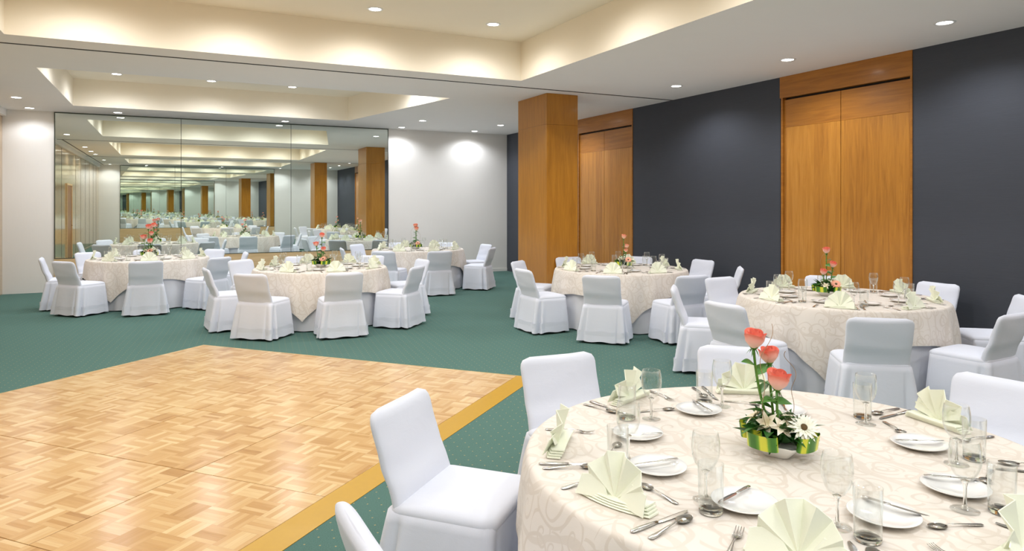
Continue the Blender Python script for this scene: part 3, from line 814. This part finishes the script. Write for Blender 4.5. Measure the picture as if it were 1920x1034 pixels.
    return root

# ================================================================== LAY THE ROOM
TABLES = {
 'T1': dict(c=(-.30, 12.72), nm='table by the pale pier', corner=-122),
 'T2': dict(c=(1.88, 9.74), nm='table beyond the dance floor', corner=-115),
 'T3': dict(c=(4.38, 12.98), nm='table by the white far wall', corner=-118),
 'T4': dict(c=(5.50, 7.75), nm='table by the square wood column', corner=-117),
 'T5': dict(c=(5.60, 4.40), nm='table by the wide wood door', corner=-147),
 'T6': dict(c=(1.90, 1.71), nm='table beside the yellow ramp', corner=-100),
}
CH = {  # angle round the table, distance of the chair's centre
 'T1': [(180, 1.13), (223, 1.15), (-91, 1.13), (-48, 1.20), (131, 1.20), (92, 1.2), (46, 1.2), (0, 1.17)],
 'T2': [(-176, 1.15), (-134, 1.21), (-90, 1.13), (-45, 1.14), (130, 1.2), (92, 1.22), (48, 1.25), (2, 1.2)],
 'T3': [(125, 1.25), (-132, 1.22), (-94, 1.25), (-42, 1.22), (175, 1.16), (88, 1.2), (47, 1.2), (2, 1.2)],
 'T4': [(132, 1.2), (-179, 1.20), (-133, 1.24), (-94, 1.28), (-42, 1.25), (5, 1.27), (45, 1.25), (88, 1.165)],
 'T5': [(138, 1.20), (-176, 1.21), (-133, 1.27), (-90, 1.17), (-40, 1.22), (2, 1.24), (43, 1.22), (94, 1.05)],
 'T6': [(135, 1.18), (92, 1.19), (51, 1.27), (4, 1.25), (-45, 1.25), (-90, 1.22), (-134, 1.2), (180, 1.13)],
}
T6S = [150, 186, 224, 267, 310, 357, 56, 98]
DIRS = ['grey-wall side', 'mirror and grey-wall corner', 'mirror side', 'mirror and panelled-wall corner',
        'panelled-wall side', 'panelled-wall and viewer corner', 'viewer side', 'grey-wall and viewer corner']
def dname(a, taken):
    k = int(round(a / 45.0)) % 8
    for d in (0, 1, -1, 2, -2, 3):
        if (k + d) % 8 not in taken: k = (k + d) % 8; break
    taken.add(k); return DIRS[k]
tproto = make_table(); underd = make_under()
first = True; umesh = None
LOOK = {0: 'seat towards the table, front showing'}
for tn, td in TABLES.items():
    rnd = random.Random(tn)
    cx, cy = td['c']; nm = td['nm']
    r = tproto if first else copy_tree(tproto)
    r.location = (cx, cy, 0); r.rotation_euler[2] = rnd.uniform(0, 1)
    tag(r, 'round banquet table hidden under two cloths, the ' + nm, 'table', 'round banquet tables')
    if first: umesh = underd.build('white_tablecloth', M['under']); u_ = umesh
    else: u_ = umesh.copy(); COL.objects.link(u_)
    u_.location = (cx, cy, 0); u_.rotation_euler[2] = rnd.uniform(0, 6)
    tag(u_, 'floor-length plain white cloth under the damask, ' + nm, 'tablecloth', 'white floor-length tablecloths')
    ov = make_overlay(radians(td['corner'] - 45), 1.0, tn).build('damask_overlay', M['damask'], uv=True); ov.location = (cx, cy, 0)
    tag(ov, 'cream damask cloth with woven scrolls and pointed hem, ' + nm, 'tablecloth', 'cream damask overlays')
    first = False
    taken = set()
    for i, (a, d) in enumerate(CH[tn]):
        k = rnd.randrange(3)
        c = chair_protos[k] if not cused[k] else copy_tree(chair_protos[k]); cused[k] = True
        ar = radians(a)
        c.location = (cx + max(1.165, d) * cos(ar), cy + max(1.165, d) * sin(ar), 0); c.rotation_euler = (0, 0, ar + pi / 2 + radians(rnd.uniform(-5, 5)))
        tag(c, 'white fabric-covered chair %s, %s' % (dname(a, taken), nm), 'chair', 'white covered chairs round the tables')
    # place settings
    angs = T6S if tn == 'T6' else [k * 45 + (td['corner'] + 122) * .3 for k in range(8)]
    taken = set()
    zt = TH + .0015
    for i, a in enumerate(angs):
        wd = dname(a, taken); tail = '%s, %s' % (wd, nm)
        jit = lambda s: rnd.uniform(-s, s)
        def at(da, r_):
            q = radians(a + da); return (cx + r_ * cos(q), cy + r_ * sin(q), zt)
        ar = radians(a); inward = ar + pi / 2      # local +y towards the table centre
        inst(NAPS[0], at(jit(1.5), .775 + jit(.015)), ar - pi / 2 + pi + radians(jit(14)), 'pale lime fan-folded napkin, ' + tail, 'napkin', 'fan-folded napkins')
        inst(PW['plate'], at(-15 + jit(2), .50 + jit(.02)), 0, 'round white side plate, ' + tail, 'plate', 'white side plates')
        pa = at(-15, .50)
        pl = at(-15 + jit(1), .415); inst(PW['bknife'], (pl[0], pl[1], zt + .0215), inward + radians(180 - 15 + jit(50)) if False else radians(a - 15) - pi / 2 + pi * 0 + radians(jit(35)), 'butter knife on side plate, ' + tail, 'knife', 'butter knives on the side plates')
        inst(PW['fork'], at(-12 + jit(1.5), .85), inward + radians(-6 + jit(6)), 'steel dinner fork, ' + tail, 'fork', 'dinner forks')
        inst(PW['knife'], at(10 + jit(.8), .86), inward + radians(6 + jit(4)), 'steel dinner knife, ' + tail, 'knife', 'dinner knives')
        inst(PW['spoon'], at(13.6 + jit(.5), .855), inward + radians(9 + jit(3)), 'steel soup spoon, ' + tail, 'spoon', 'soup spoons')
        inst(PW['dspoon'], at(8 + jit(2), .625), inward + radians(78 + jit(14)), 'dessert spoon laid crosswise, ' + tail, 'spoon', 'dessert spoons')
        inst(PW['wine'], at(12 + jit(1.5), .545 + jit(.012)), 0, 'clear stemmed wine glass, ' + tail, 'glass', 'stemmed wine glasses')
        inst(PW['high'], at(17.5 + jit(1.2), .615 + jit(.012)), 0, 'clear straight tumbler, ' + tail, 'glass', 'straight tumblers')
# centrepieces
rx, ry = cos(radians(YAW)), -sin(radians(YAW)); vx, vy = -sin(radians(YAW)), -cos(radians(YAW))
def R3(lst): return [(l * rx + d * vx, l * ry + d * vy, z, s) for l, d, z, s in lst]
t = TABLES
def cpos(n, dx=0, dy=0): return (t[n]['c'][0] + dx, t[n]['c'][1] + dy, TH + .0015)
make_flowers(3, R3([(-.085, .0, .365, 1.05), (-.02, -.03, .305, .95), (-.025, .05, .235, 1.1)]), M['daisy'], M['rose'], 'three coral roses over a white daisy and striped leaf loops, table beside the yellow ramp', cpos('T6', -.03, .0))
make_flowers(4, R3([(.0, .0, .40, 1.0), (.05, .02, .27, .95), (-.04, .02, .20, .95)]), M['peach'], M['rose'], 'coral roses over peach gerberas in white dish, table by the wide wood door', cpos('T5', -.03, .12))
make_flowers(5, R3([(.0, .0, .40, 1.0), (.03, .02, .27, 1.0), (.025, .04, .22, .8)]), M['peach'], M['rosep'], 'pale coral roses on one tall stem cluster, table by the square wood column', cpos('T4', .05, .0))
make_flowers(6, R3([(.01, .0, .41, 1.1), (-.06, .02, .29, 1.05), (.04, .03, .22, 1.05)]), M['peach'], M['rose'], 'three coral roses above peach gerbera and leaves, table beyond the dance floor', cpos('T2', .0, .0), 1.1)
make_flowers(7, R3([(.07, .0, .50, 1.2), (.0, .03, .47, 1.3), (.03, .0, .36, 1.2), (-.08, .02, .30, 1.3), (.03, .03, .24, 1.3)]), M['peach'], M['rose'], 'bushy arrangement of five coral roses, table by the pale pier', cpos('T1', .0, .0), 1.2)
make_flowers(8, R3([(.0, .0, .42, 1.3), (.02, .03, .36, 1.3)]), M['peach'], M['rosep'], 'slim arrangement with two peach roses, table by the white far wall', cpos('T3', -.05, .0), 1.0)
